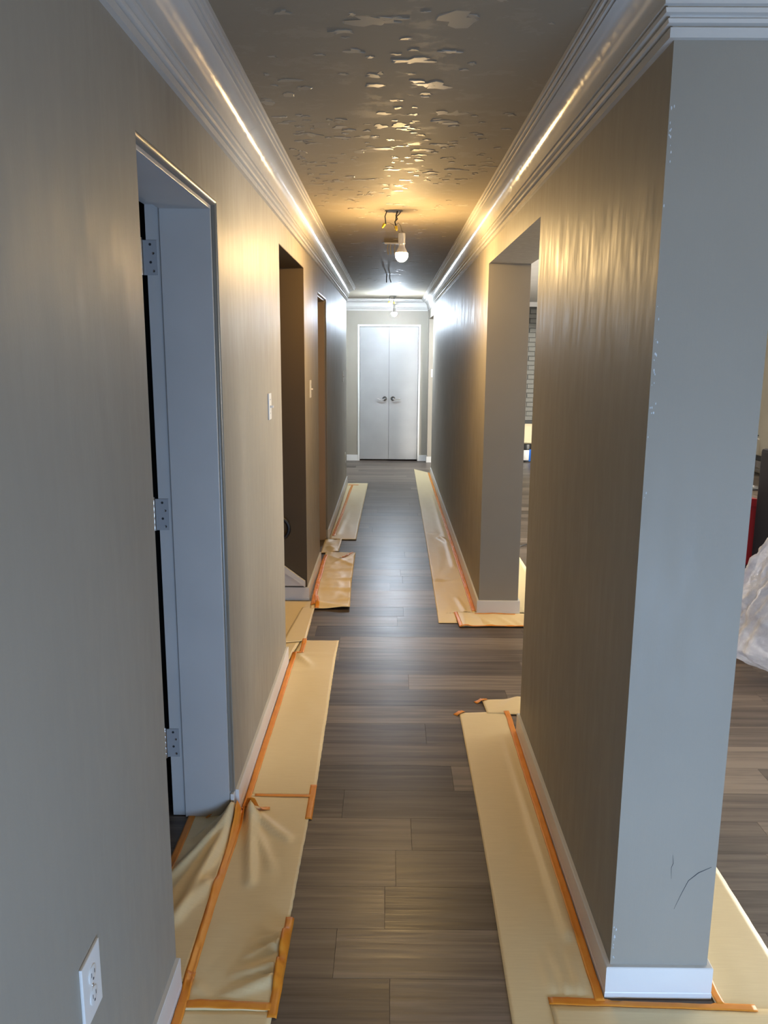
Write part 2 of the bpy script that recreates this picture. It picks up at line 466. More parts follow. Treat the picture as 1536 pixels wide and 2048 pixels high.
# ------------------------------------------------------------------ baseboards
BH, BT = .090, .013
BPROF = [(0, .001), (BT, .001), (BT, .017), (BT-.001, .019), (BT-.001, BH-.002), (BT-.003, BH), (0, BH)]
def base(name, path, side): return struct('baseboard_'+name, MB().sweep(path, BPROF, side), WHITE)
base('left', [(XL, YB), (XL, D1[0]-.002)], -1)
base('left', [(XL, D1[1]+.010), (XL, D2[0]), (XLO, D2[0])], -1)
base('left', [(XLO, D2[1]), (XL, D2[1]), (XL, D3[0]-.01)], -1)
base('left', [(XL, D3[1]+.01), (XL, LEND), (-2.9, LEND)], -1)
base('far', [(-2.9, YF), (DX0-.03, YF)], -1)
base('far', [(DX1+.03, YF), (XR, YF), (XR, O2[1]), (XRO, O2[1]), (XRO, YG-.02)], -1)
base('right', [(XRO, O2[0]), (XR, O2[0]), (XR, O1[1]), (XRO, O1[1]), (XRO, O2[0]-.05)][1:], -1)
base('pier', [(XRO, O1[0]), (XR, O1[0]), (XR, 1.793), (XRO, 1.793), (XRO, O1[0]-.02)], -1)

# ------------------------------------------------------------------ near left doorway (door standing open into the dark room)
def doorway(n, y0, y1, h, JM):
    j = MB(); xr, xi, xo = XL-.013, XL-.172, XLO+.001
    for s, y in ((1, y0), (-1, y1)):
        a, b = sorted((y, y+s*.012)); j.box(xo, xr, a, b, .002, h-.001)            # jamb board
        a, b = sorted((y+s*.0121, y+s*.024)); j.box(xi, xr-.002, a, b, .002, h-.013)     # thicker stop side
    j.box(xo, xr, y0+.0125, y1-.0125, h-.0125, h-.001)
    j.box(xi, xr-.002, y0+.0245, y1-.0245, h-.026, h-.0126)
    jb = struct('trim_%d' % n, j, JM, bevel=.0015)
    cx = XL-.0135
    MB().tube([(cx, y1-.001, .095), (cx, y1-.001, h)], .0115, 12).build('bead', BEAD, jb, smooth=50)
    MB().tube([(cx, y0, h-.002), (cx, y1, h-.002)], .0135, 12).build('bead', BEAD, jb, smooth=50)
    return jb
doorway(6, *D1, JAMB)
doorway(7, *D3, satin('warm_brown_jamb_paint', (.30, .205, .11), .38))
base('block', [(XL-.012, D1[1]-.022), (XL-.012, D1[1]+.0095)], -1)

d1 = bpy.data.objects.new('door_1', None); COL.objects.link(d1); d1['kind'] = 'structure'; d1['label'] = 'grey door standing open into the dark room on the left'
hy = D1[1]-.026
slab = MB().box(-1.56, -.790, hy-.012, hy+.023, .012, 2.035).build('slab', JAMB, d1, bevel=.002)
for zc in (1.897, 1.088, .279):
    hb = MB().box(-.757, -.722, hy+.0115, hy+.0138, zc-.052, zc+.052).box(-.790, -.757, hy+.010, hy+.0125, zc-.052, zc+.052).build('hinge', DULLSTEEL, d1)
    k = MB()
    for q in range(5):
        k.lathe((-.768, hy+.004, zc-.052+q*.0208), [(.0062, 0), (.0065, .001), (.0065, .0195), (.0062, .0204)], 12)
    k.lathe((-.768, hy+.004, zc+.052), [(.004, 0), (.0055, .002), (.004, .007)], 12)
    k.build('hinge_pin', STEEL, hb, smooth=40)
    for q in range(4):
        MB().lathe((-.733-.009*(q % 2), hy+.0113, zc-.040+q*.0265), [(.0042, 0), (.0038, -.001), (.001, -.0006)], 10, (0, 1, 0)).build('screw', SLOT if q in (1, 3) else STEEL, hb)
# second doorway's closed door
d2 = bpy.data.objects.new('door_2', None); COL.objects.link(d2); d2['kind'] = 'structure'
MB().box(XLO+.004, XLO+.04, D3[0]+.014, D3[1]-.014, .012, D3[2]-.015).build('slab', JAMB, d2)
hd = MB().lathe((XLO+.04, D3[0]+.09, .95), [(.028, 0), (.028, .006), (.012, .010), (.012, .04), (.026, .045), (.028, .06), (.02, .072)], 20, (1, 0, 0)).build('knob', STEEL, d2, smooth=40)

# ------------------------------------------------------------------ closet double doors at the far end
tr = MB(); c = .028
tr.box(DX0-c, DX0, YF-.012, YF+.10, .0, DZ+c).box(DX1, DX1+c, YF-.012, YF+.10, .0, DZ+c).box(DX0, DX1, YF-.012, YF+.10, DZ, DZ+c)
struct('trim_8', tr, WHITE, bevel=.002)
xm = -.013
for n, (a, b) in enumerate(((DX0+.004, xm-.002), (xm+.002, DX1-.004))):
    dr = bpy.data.objects.new('door_%d' % (n+3), None); COL.objects.link(dr); dr['kind'] = 'structure'
    MB().box(a, b, YF+.004, YF+.039, .022, DZ-.004).build('slab', DOORW, dr, bevel=.002)
    s = 1 if n else -1
    hx = xm + s*.062
    rose = MB().lathe((hx, YF+.004, .947), [(.033, 0), (.034, -.004), (.030, -.010), (.014, -.014), (.012, -.045), (.011, -.050)], 24, (0, 1, 0)).build('handle_rose', mat('dark_chrome', (.22, .22, .22), .18, 1.0), dr, smooth=40)
    MB().tube([(hx, YF-.044, .947), (hx+s*.02, YF-.046, .936), (hx+s*.045, YF-.046, .930), (hx+s*.07, YF-.045, .936), (hx+s*.095, YF-.044, .945), (hx+s*.115, YF-.043, .944)],
              [.010, .010, .009, .008, .008, .006], 10).build('lever', STEEL, rose, smooth=60)
    for zc in (.30, 1.02, 1.78):
        hx2 = DX0 if n == 0 else DX1
        MB().lathe((hx2+s*-.001, YF-.001, zc-.045), [(.005, 0), (.0055, .001), (.0055, .089), (.005, .09)], 10).build('hinge', DULLSTEEL, dr, smooth=40)

# ------------------------------------------------------------------ stairwell
sk = MB()   # sloping skirt board and stringer cap rising to the left
x0, x1 = XL-.012, -2.0
sl = .75
sk.prism([(x0, .10), (x0, .125), (x1, .125+sl*(x0-x1)), (x1, .10)], 1, D2[1]-.012, D2[1]-.0005)
skirt = struct('trim_9', sk, WHITE)
cap = MB(); cap.prism([(x0, .098), (x0, .138), (x1, .138+sl*(x0-x1)), (x1, .098+sl*(x0-x1))], 1, D2[1]-.036, D2[1]-.0125)
cap.build('cap', WHITE, skirt)
st = MB()
for i in range(8):
    st.box(-.95-.27*(i+1), -.95-.27*i, 4.05, D2[1]-.03, .0, .19*(i+1))
struct('stairs', st, BROWNWALL)
hr = thing('handrail', 'dark curved handrail end with pale highlight inside the stair opening', 'handrail', (-.70, 5.10, .50))
pts = []
for i in range(15):
    a = math.radians(-120 + i*17)
    pts.append((-.705 + .060*math.cos(a), 5.085, .497 + .068*math.sin(a)))
pts.append((-.86, 5.085, .66)); pts.append((-1.5, 5.085, 1.06))
MB().tube(pts, .0135, 12).build('rail', BLACK, hr, smooth=60)
MB().tube([(-1.1, 5.085, .80), (-1.1, 5.11, .77), (-1.1, 5.139, .76)], .007, 8).build('bracket', BLACK, hr, smooth=60)

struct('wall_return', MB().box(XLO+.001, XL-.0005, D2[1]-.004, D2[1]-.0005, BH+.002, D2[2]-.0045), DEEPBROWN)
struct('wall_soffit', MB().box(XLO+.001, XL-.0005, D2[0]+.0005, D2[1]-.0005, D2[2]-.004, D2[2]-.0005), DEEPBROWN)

# ------------------------------------------------------------------ wall plates
def switch(label, x, y, z, nx):
    """toggle switch on a wall whose normal is nx (along x) or facing -y when nx is None"""
    t = thing('light_switch', label, 'switch', (x, y, z), 'light switches')
    if nx:
        f = lambda o, a, b, za, zb, d0, d1: o.box(*sorted((x+nx*d0, x+nx*d1)), y+a, y+b, z+za, z+zb)
    else:
        f = lambda o, a, b, za, zb, d0, d1: o.box(x+a, x+b, y-d1, y-d0, z+za, z+zb)
    f(MB(), -.036, .036, -.058, .058, 0, .006).build('plate', PLASTIC, t, bevel=.002)
    f(MB(), -.006, .006, -.006, .004, .0061, .020).build('toggle', PLASTIC, t, bevel=.001)
    for c in (.03, -.03): f(MB(), -.003, .003, c-.003, c+.003, .0061, .0072).build('screw', STEEL, t)
switch('white toggle switch on left wall just before the stair opening', XL, 3.60, 1.378, 1)
switch('white toggle switch on left wall between stair opening and second doorway', XL, 5.47, 1.376, 1)
switch('small toggle switch near the far end of the left wall', XL, 9.24, 1.356, 1)
switch('white switch on the far jamb right of the closet doors', XR+.075, O2[1], 1.335, None)
def outlet(label, y, z, cord=False):
    t = thing('wall_outlet', label, 'outlet', (XL, y, z), 'wall outlets')
    MB().box(XL, XL+.006, y-.042, y+.042, z-.064, z+.064).build('plate', PLASTIC, t, bevel=.002)
    for dz in (.022, -.022):
        r = MB().lathe((XL+.0061, y, z+dz), [(.0165, 0), (.0165, .0016), (.0145, .0022)], 24, (1, 0, 0)).build('receptacle', PLASTIC, t, smooth=30)
        m = MB(); m.box(XL+.0083, XL+.0086, y-.008, y-.0062, z+dz-.002, z+dz+.007).box(XL+.0083, XL+.0086, y+.0058, y+.0078, z+dz-.002, z+dz+.006)
        m.lathe((XL+.0083, y, z+dz-.009), [(.0026, 0), (.0026, .0003)], 10, (1, 0, 0)); m.build('slot', SLOT, r)
    MB().lathe((XL+.0061, y, z), [(.003, 0), (.0026, .0012)], 10, (1, 0, 0)).build('screw', STEEL, t)
    return t
outlet('white duplex outlet low on the near left wall', 1.263, .485)
t = outlet('small outlet low at the far end of the left wall', 9.70, .375)

# ------------------------------------------------------------------ pier marks
MB().tube([(.806, 1.7925, .368), (.775, 1.7925, .352), (.752, 1.7925, .330), (.738, 1.7925, .295), (.722, 1.7925, .250)], [.0004, .0009, .0006, .0005, .0002], 5).build('scratch', SCRATCH, wall_right)
MB().tube([(.708, 1.7925, .40), (.711, 1.7925, .378), (.707, 1.7925, .366), (.709, 1.7925, .335)], [.0002, .0006, .0004, .0002], 5).build('scratch', SCRATCH, wall_right)
sc = MB(); rr = random.Random(5)
for i in range(46):
    z = rr.choice([rr.gauss(2.08, .035), rr.uniform(1.2, 2.1), rr.uniform(.1, .2), rr.gauss(1.6, .05)]); x = XR + .0025 + abs(rr.gauss(0, .005)); s = rr.uniform(.0006, .0024)
    n = 5; sc.prism([(x+s*rr.uniform(.5, 1)*math.cos(q*6.28/n), z+2.2*s*rr.uniform(.5, 1)*math.sin(q*6.28/n)) for q in range(n)], 1, 1.7923, 1.7935)
sc.build('scuff', SCUFF, wall_right, kind='stuff')

# ------------------------------------------------------------------ masking paper
PAPERS = []
def seg_dist(px, py, x0, y0, x1, y1):
    dx, dy = x1-x0, y1-y0; L = dx*dx+dy*dy
    t = max(0, min(1, ((px-x0)*dx+(py-y0)*dy)/L)) if L else 0
    return math.hypot(px-x0-t*dx, py-y0-t*dy), t
class Paper:
    def __init__(s, z, amp, seed, ridges=(), freq=(5, 2.2), lift=0):
        s.z = z; s.amp = amp; s.seed = seed; s.ridges = ridges; s.freq = freq; s.lift = lift; s.poly = None
    def h(s, x, y):
        a = noise.noise(Vector((x*s.freq[0], y*s.freq[1], s.seed)))
        b = noise.noise(Vector((x*s.freq[0]*3.1+4, y*s.freq[1]*3.7, s.seed+9)))
        q = s.z + s.amp*(max(0, a+.2)*.9 + .30*max(0, b+.2))
        for x0, y0, x1, y1, hh, ww in s.ridges:
            d, t = seg_dist(x, y, x0, y0, x1, y1)
            q += hh*math.exp(-(d/ww)**2)*(1-.75*t)
        return q
    def inside(s, x, y):
        c = False; P = s.poly
        for (xa, ya), (xb, yb) in zip(P, P[1:]+P[:1]):
            if (ya > y) != (yb > y) and x < (xb-xa)*(y-ya)/(yb-ya)+xa: c = not c
        return c
def paper(label, left, right, z, amp, seed, ridges=(), res=.016, freq=(5, 2.2), group='kraft masking paper sheets', name='masking_paper'):
    """left and right: polylines (x, y) from the near end to the far end, with equal point counts"""
    p = Paper(z, amp, seed, ridges, freq); p.poly = list(left)+list(reversed(right)); PAPERS.append(p)
    rows = []
    for (la, lb), (ra, rb) in zip(zip(left, left[1:]), zip(right, right[1:])):
        n = max(2, int(max(math.dist(la, lb), math.dist(ra, rb))/(res*1.5)))
        for i in range(n + (lb == left[-1])):
            t = i/n; rows.append(((la[0]+(lb[0]-la[0])*t, la[1]+(lb[1]-la[1])*t), (ra[0]+(rb[0]-ra[0])*t, ra[1]+(rb[1]-ra[1])*t)))
    wmax = max(math.dist(a, b) for a, b in rows); m = max(3, int(wmax/res))
    mb = MB(); rr = random.Random(seed)
    for a, b in rows:
        jl = rr.uniform(-.0008, .0008)
        for j in range(m+1):
            t = j/m; x = a[0]+(b[0]-a[0])*t + (jl if 0 < j else 0); y = a[1]+(b[1]-a[1])*t
            mb.v.append((x, y, p.h(x, y)))
    for i in range(len(rows)-1):
        for j in range(m):
            q = i*(m+1)+j; mb.f.append((q, q+1, q+m+2, q+m+1))
    me = bpy.data.meshes.new(name); me.from_pydata(mb.v, [], mb.f); me.shade_smooth()
    o = new_obj(name, me, PAPER); tag(o, label, 'paper', group)
    s = o.modifiers.new('thickness', 'SOLIDIFY'); s.thickness = .0006; s.offset = 0
    return o
XP = XL+BT+.003
paper('kraft paper strip at the bottom left of the photo, below the lowest cross tape', [(XP, .9), (XP, 1.735)], [(-.279, .9), (-.279, 1.735)], .0012, .003, 11)
paper('kraft paper strip in front of the near left doorway between two cross tapes', [(XP, 1.725), (-.512, 2.725)], [(-.278, 1.725), (-.272, 2.725)], .0022, .005, 12,
      [(-.485, 2.60, -.42, 2.22, .030, .016), (-.48, 2.60, -.33, 2.45, .024, .016), (-.48, 2.58, -.36, 2.28, .012, .014), (-.295, 1.98, -.37, 1.955, .022, .008), (-.295, 1.95, -.38, 1.90, .024, .010),
       (-.285, 1.99, -.36, 2.02, .010, .008), (-.295, 1.865, -.40, 1.84, .026, .011), (-.295, 1.83, -.41, 1.77, .018, .012), (-.49, 1.80, -.44, 1.75, .007, .012)], .010)
paper('wrinkled kraft paper sheet tucked inside the near left doorway', [(-.695, 1.83), (-.695, 2.58)], [(-.524, 1.81), (-.524, 2.595)], .0040, .008, 13,
      [(-.535, 2.57, -.68, 2.22, .042, .016), (-.54, 2.59, -.64, 2.44, .032, .012), (-.535, 2.55, -.61, 2.05, .030, .018), (-.55, 2.2, -.66, 1.95, .014, .022)], .010)
paper('smooth kraft paper strip along left baseboard between doorway and stair opening', [(-.512, 2.715), (XP, 4.10), (-.49, 4.36)], [(-.264, 2.715), (-.280, 4.12), (-.278, 4.365)], .0034, .004, 14,
      [(-.49, 4.15, -.28, 4.14, .007, .012), (-.48, 4.12, -.40, 3.98, .010, .014), (-.5, 3.9, -.3, 3.93, .004, .02)], .014)
paper('ochre kraft paper sheet lying inside the stair opening', [(-.93, 4.04), (-.93, 4.36), (-.93, 5.10)], [(-.528, 4.04), (-.497, 4.36), (-.49, 5.10)], .0040, .001, 15, [], .02)
paper('flat kraft paper sheet across the mouth of the stair opening', [(-.60, 4.30), (-.55, 4.95)], [(-.464, 4.34), (-.470, 4.96)], .0100, .001, 16, [], .016)
paper('crumpled kraft paper piece along left wall just past the stair opening', [(-.500, 4.93), (XP+.006, 5.6), (-.516, 6.45)], [(-.244, 4.94), (-.262, 5.55), (-.268, 6.42)], .0082, .014, 17,
      [(-.25, 5.9, -.45, 5.85, .018, .030), (-.25, 5.62, -.42, 5.6, .020, .025), (-.25, 5.35, -.46, 5.38, .018, .03), (-.26, 6.3, -.42, 6.05, .016, .02), (-.27, 6.0, -.50, 6.3, .012, .02),
       (-.44, 5.02, -.26, 4.96, .022, .035), (-.25, 5.13, -.40, 5.1, .012, .02)], .014, (6, 3.0))
paper('short crinkled kraft paper piece in front of the second left doorway', [(XL-.02, 6.40), (XL-.02, 6.88)], [(-.408, 6.44), (-.410, 6.92)], .0060, .016, 18, [(-.5, 6.6, -.42, 6.5, .012, .02)], .014, (12, 6))
paper('farthest kraft paper strip on the left side of the hall', [(XP, 6.90), (XP, 10.03)], [(-.284, 6.89), (-.264, 10.04)], .0075, .007, 19, [(-.46, 7.1, -.42, 8.2, .008, .02)], .02, (5, 1.4))
XQ = XR-BT-.003
paper('long kraft paper strip along the base of the near right pier', [(.305, .9), (.312, 1.69), (.322, 2.2), (.327, 2.6), (.329, 3.437)], [(XQ, .9), (XQ, 1.69), (XQ, 2.2), (XQ, 2.6), (XQ, 3.45)], .0022, .0045, 21,
      [(.515, 2.0, .50, 3.2, .010, .012), (.47, 1.80, .455, 1.95, .010, .010), (.50, 1.80, .50, 1.93, .009, .010), (.43, 1.8, .42, 1.92, .006, .010)], .011)
paper('kraft paper sheet in front of the right pier under the cross tape', [(.411, .9), (.416, 1.757)], [(1.02, .9), (1.02, 1.745)], .0050, .003, 22)
paper('kraft paper strip in the big room along the right side of the pier', [(XRO+BT+.004, 1.70), (XRO+BT+.004, 3.25)], [(1.055, 1.70), (1.062, 3.25)], .0034, .004, 23, [], .018)
paper('small kraft paper piece sticking out behind the near right pier', [(.455, 3.43), (.447, 3.575)], [(.80, 3.40), (.80, 3.60)], .0040, .004, 24, [(.62, 3.59, .52, 3.46, .014, .03)], .014)
paper('narrow kraft paper strip across the end of the far right wall', [(.430, 4.615), (.436, 4.885)], [(1.0, 4.63), (1.0, 4.862)], .0060, .006, 25,
      [(.62, 4.66, .52, 4.85, .010, .015), (.74, 4.66, .66, 4.84, .010, .015), (.80, 4.66, .76, 4.8, .008, .012), (.47, 4.64, .47, 4.86, .008, .02)], .012)
paper('longest kraft paper strip running along the far right baseboard', [(.309, 4.69), (.311, 4.888), (.3111, 4.8885), (.323, 6.2), (.338, 8.6), (.355, 11.38)], [(.424, 4.69), (.424, 4.888), (XQ, 4.8885), (XQ, 6.2), (XQ, 8.6), (XQ, 11.0)], .0030, .006, 26,
      [(.505, 6.0, .50, 9.5, .006, .02), (.33, 5.62, .50, 5.66, .014, .012), (.36, 7.2, .52, 7.15, .010, .016), (.46, 7.0, .52, 6.8, .02, .02), (.505, 4.78, .46, 5.2, .012, .015), (.48, 4.75, .43, 4.9, .008, .012)], .018, (5, 1.6))
paper('sunlit kraft paper strip in the big room beyond the right opening', [(XRO+BT+.004, 4.90), (XRO+BT+.004, 9.5)], [(1.062, 4.90), (1.062, 9.5)], .0020, .003, 27, [], .03)

# ------------------------------------------------------------------ masking tape
def ground(x, y):
    z = 0.0
    for p in PAPERS:
        if p.inside(x, y): z = max(z, p.h(x, y)+.0004)
    return z
def tape(label, pts, wd=.0245, seed=1, amp=.0006, raise_=0., name='masking_tape', group='orange masking tape strips'):
    rr = random.Random(seed); P = [Vector(p) for p in pts]; rows = []
    for a, b in zip(P, P[1:]):
        n = max(1, int((b-a).length/.012))
        for i in range(n): rows.append(a.lerp(b, i/n))
    rows.append(P[-1]); mb = MB(); m = 4
    for i, p in enumerate(rows):
        t = (rows[min(i+1, len(rows)-1)]-rows[max(i-1, 0)]).normalized(); nn = Vector((-t.y, t.x))
        jit = noise.noise(Vector((i*.21, seed, 0)))*.0012
        for j in range(m+1):
            q = p + nn*((j/m-.5)*wd + jit)
            z = max(ground(q.x+dx, q.y+dy) for dx in (-.009, 0, .009) for dy in (-.012, 0, .012)) + .0012 + amp*abs(noise.noise(Vector((q.x*40, q.y*25, seed)))) + raise_*(1-abs(2*i/max(1, len(rows)-1)-1))
            mb.v.append((q.x, q.y, z))
    for i in range(len(rows)-1):
        for j in range(m):
            q = i*(m+1)+j; mb.f.append((q, q+1, q+m+2, q+m+1))
    me = bpy.data.meshes.new(name); me.from_pydata(mb.v, [], mb.f); me.shade_smooth()
    o = new_obj(name, me, TAPE); tag(o, label, 'tape', group)
    s = o.modifiers.new('thickness', 'SOLIDIFY'); s.thickness = .0004; s.offset = 1
    return o
tape('orange tape strip along the near left baseboard at the photo bottom', [(-.511, 1.0), (-.509, 1.743), (-.512, 1.85)], seed=1)
tape('long orange tape strip crossing the near left doorway opening', [(-.507, 1.74), (-.514, 1.848), (-.517, 2.124), (-.513, 2.397), (-.511, 2.63)], seed=2)
tape('long orange tape strip along left baseboard before the stair opening', [(-.510, 2.60), (-.510, 2.734), (-.509, 3.065), (-.508, 3.409), (-.508, 3.817), (-.508, 4.17)], seed=3)
tape('lowest cross tape on the left paper, meeting the edge tape', [(-.50, 1.743), (-.286, 1.738)], seed=4)
tape('orange edge tape on lower right edge of the left paper', [(-.277, 2.063), (-.279, 1.704)], seed=5)
tape('orange tape along the threshold inside the near left doorway', [(-.686, 2.60), (-.684, 2.29), (-.684, 1.86)], seed=6)
tape('orange tape along the foot of the door jamb with loose right end', [(-.70, 2.617), (-.56, 2.612), (-.419, 2.631)], .020, seed=7, amp=.003)
tape('thin curled orange tape scrap under the door jamb', [(-.634, 2.564), (-.605, 2.590), (-.575, 2.600)], .008, seed=8, amp=.004, raise_=.006)
tape('thin cross tape joining two left papers beside the doorway', [(-.487, 2.717), (-.283, 2.717)], .017, seed=9)
tape('short orange edge tape at the joint of two left papers', [(-.276, 2.795), (-.274, 2.567)], seed=10)
tape('short orange tape at the near corner of the stair opening', [(-.473, 4.375), (-.472, 4.16)], seed=11)
tape('tiny orange tape turning round the baseboard end at the stair opening', [(-.470, 4.165), (-.518, 4.162)], .03, seed=12)
tape('creased orange tape on the crumpled paper past the stair opening', [(-.487, 4.99), (-.497, 5.4), (-.507, 6.032), (-.503, 6.30)], .030, seed=13, amp=.006)
tape('looped orange tape at the near corner of the crumpled paper', [(-.484, 5.20), (-.462, 5.06), (-.456, 4.93)], .028, seed=14, amp=.008)
tape('small orange tape tab at the top of the crumpled paper', [(-.38, 6.15), (-.33, 6.32), (-.29, 6.43)], .018, seed=24, amp=.008)
tape('orange tape along the left baseboard on the farthest left paper', [(-.493, 7.02), (-.476, 8.0), (-.468, 8.9), (-.455, 9.84)], .028, seed=15, amp=.006)
tape('short orange tape at the far end of the farthest left paper', [(-.505, 9.90), (-.377, 9.87)], .05, seed=16)
tape('long orange tape strip along the base of the near right pier', [(.545, 3.448), (.549, 3.40), (.546, 2.884), (.545, 2.296), (.545, 1.765)], seed=17)
tape('orange cross tape in front of the right pier base', [(.414, 1.764), (.70, 1.757), (.931, 1.748)], seed=18)
tape('short orange tape beside the right rear corner of the pier base', [(.849, 1.86), (.846, 1.80), (.848, 1.757)], .020, seed=19)
tape('orange tape tab on the corner of the long right paper', [(.309, 3.415), (.352, 3.458)], .024, seed=20, raise_=.004)
tape('orange tape tab on the corner of the small paper behind the pier', [(.414, 3.550), (.470, 3.585)], .024, seed=21, raise_=.004)
tape('orange tape on left end of the strip across the far right wall', [(.428, 4.89), (.440, 4.61)], .022, seed=22)
tape('orange tape on near edge of the strip across the far right wall', [(.436, 4.623), (.70, 4.626), (1.0, 4.63)], .014, seed=23)
tape('orange tape hugging the end baseboard of the far right wall', [(.545, 4.850), (.80, 4.850)], .014, seed=26)
tape('long rippled orange tape along the far right baseboard', [(.546, 4.914), (.546, 6.733), (.546, 8.6), (.545, 11.0)], .026, seed=25, amp=.006)

# ------------------------------------------------------------------ ceiling lights
def ceiling_box(t, x, y, r=.052):
    m = MB(); n = 24
    rr = random.Random(int(y*10))
    ring = [(r*(1+rr.uniform(-.12, .12))) for _ in range(n)]
    m.prism([(x+ring[k]*math.cos(k*2*math.pi/n), y+ring[k]*math.sin(k*2*math.pi/n)) for k in range(n)], 2, ZC-.0016, ZC-.0004)
    m.build('box_opening', SLOT, t)
def bulb_fixture(label, x, y, bx, by, zb, color, power, cat='light bulb'):
    t = thing('bare_bulb_light', label, cat, (x, y, ZC), 'lit bare bulbs')
    ceiling_box(t, x, y)
    MB().tube([(x-.04, y, ZC-.001), (x-.05, y-.005, ZC-.03), (x-.045, y-.01, ZC-.075)], .0035, 7).build('house_wire', BLACKWIRE, t, smooth=60)
    MB().tube([(x+.02, y, ZC-.001), (x+.012, y-.005, ZC-.028), (x+.020, y-.01, ZC-.045), (x+.006, y-.012, ZC-.06), (x+.012, y-.012, ZC-.085)], .004, 7).build('house_wire', BLACKWIRE, t, smooth=60)
    MB().tube([(x+.04, y, ZC-.001), (x+.030, y-.004, ZC-.018), (x+.012, y-.01, ZC-.035), (x+.01, y-.01, ZC-.055)], .003, 7).build('house_wire', BLACKWIRE, t, smooth=60)
    MB().lathe((x-.050, y-.01, ZC-.070), [(.0035, 0), (.0085, -.002), (.0075, -.016), (.005, -.026), (.002, -.028)], 12, (.55, 0, .8)).build('wire_nut', YELLOW, t, smooth=50)
    MB().lathe((x+.012, y-.012, ZC-.082), [(.0035, 0), (.0085, -.002), (.0075, -.016), (.005, -.026), (.002, -.028)], 12, (-.2, 0, 1)).build('wire_nut', YELLOW, t, smooth=50)
    top = Vector((bx, by, zb+.125))
    MB().tube([(x-.045, y-.01, ZC-.072), (x-.025, y-.01, ZC-.068), (x-.002, y-.012, ZC-.078), (x+.010, y-.014, ZC-.105), (bx-.022, (y+by)/2, (ZC-.1+top.z)/2), (bx-.012, by, top.z)], .0022, 7).build('lead_wire', WIRE, t, smooth=60)
    MB().tube([(x+.012, y-.012, ZC-.080), (x+.025, y-.012, ZC-.066), (x+.038, y-.014, ZC-.080), (x+.046, y-.016, ZC-.11), (bx+.010, (y+by)/2, (ZC-.12+top.z)/2), (bx+.010, by, top.z)], .0022, 7).build('lead_wire', WIRE, t, smooth=60)
    MB().lathe((bx, by, zb), [(.0165, .060), (.0185, .062), (.0205, .066), (.0205, .070), (.0190, .072), (.0200, .100), (.0190, .122), (.012, .126)], 20).build('socket', PLASTIC, t, smooth=35)
    MB().lathe((bx, by, zb), [(.0340, .0155), (.0310, .0230), (.0220, .040), (.0180, .048), (.0175, .060)], 24).build('bulb_base', PLASTIC, t, smooth=40)
    prof = []
    for i in range(0, 13):
        a = -.30 + i/12*(math.pi/2+.30); prof.append((.036*math.cos(a), .004 - .038*math.sin(a)))
    em = mat('lit_bulb_dome', (.9, .9, .9), .4, emit=color, estr=power)
    MB().lathe((bx, by, zb), list(reversed(prof)), 28).build('bulb_dome', em, t, smooth=50)
    return t
bulb_fixture('lit warm yellow bulb hanging on wires, nearest on the ceiling', .016, 4.80, .062, 4.79, 2.160, (1.0, .66, .28), BULB_WARM)
bulb_fixture('lit cool white bulb hanging before the closet doors', .036, 11.60, .052, 11.10, 2.138, (.72, .85, 1.0), BULB_COOL)
t = thing('ceiling_junction_box', 'open ceiling box with grey bracket behind the warm bulb', 'ceiling box', (.001, 6.14, ZC))
ceiling_box(t, .001, 6.14, .06)
MB().box(-.045, .05, 6.10, 6.115, ZC-.012, ZC-.002).build('bracket', DULLSTEEL, t)
for dx in (-.02, .0, .03):
    MB().tube([(dx, 6.12, ZC-.010), (dx-.004, 6.118, ZC-.04), (dx+.002, 6.115, ZC-.085)], .004, 7).build('wire', WIRE, t, smooth=60)
t = thing('ceiling_junction_box', 'open ceiling box with two short black wires hanging', 'ceiling box', (-.016, 8.45, ZC))
ceiling_box(t, -.012, 8.45, .058)
MB().tube([(-.038, 8.45, ZC-.001), (-.042, 8.448, ZC-.04), (-.040, 8.445, ZC-.085)], .0048, 7).build('wire', BLACKWIRE, t, smooth=60)
MB().tube([(-.008, 8.45, ZC-.001), (-.008, 8.448, ZC-.045), (.004, 8.445, ZC-.085)], .0048, 7).build('wire', BLACKWIRE, t, smooth=60)

# ------------------------------------------------------------------ big room seen through the openings
fp = thing('brick_fireplace', 'painted taupe brick chimney breast seen through the right opening', 'fireplace', (2.2, 12.9, 0))
FY = 12.75; fx0, fx1 = 1.45, 2.95
MB().box(fx0, fx1, FY+.008, YG-.001, .60, 2.335).build('mortar', MORTAR, fp)
rr = random.Random(9); z = .602; k = 0
while z + .062 < 2.335:
    x = fx0 + (0 if k % 2 == 0 else -.10)
    while x < fx1:
        a, b = max(x, fx0)+.004, min(x+.2, fx1)-.004
        if b-a > .03:
            d = rr.uniform(-.014, .006)
            MB().box(a, b, FY+d, FY+.012, z+rr.uniform(0, .004), z+.060+rr.uniform(-.003, .003)).build('brick', BRICK, fp)
        x += .2
    z += .071; k += 1
MB().box(fx0-.03, fx1+.03, FY-.05, YG-.001, .548, .600).build('ledge', SLOT, fp)
MB().box(fx0, fx1, FY, YG-.001, .0, .548).build('lower_panel', CREAM, fp)
MB().box(fx0-.002, fx1+.002, FY-.02, YG-.001, 2.336, ZC-.0005).build('header', GCEIL, fp)

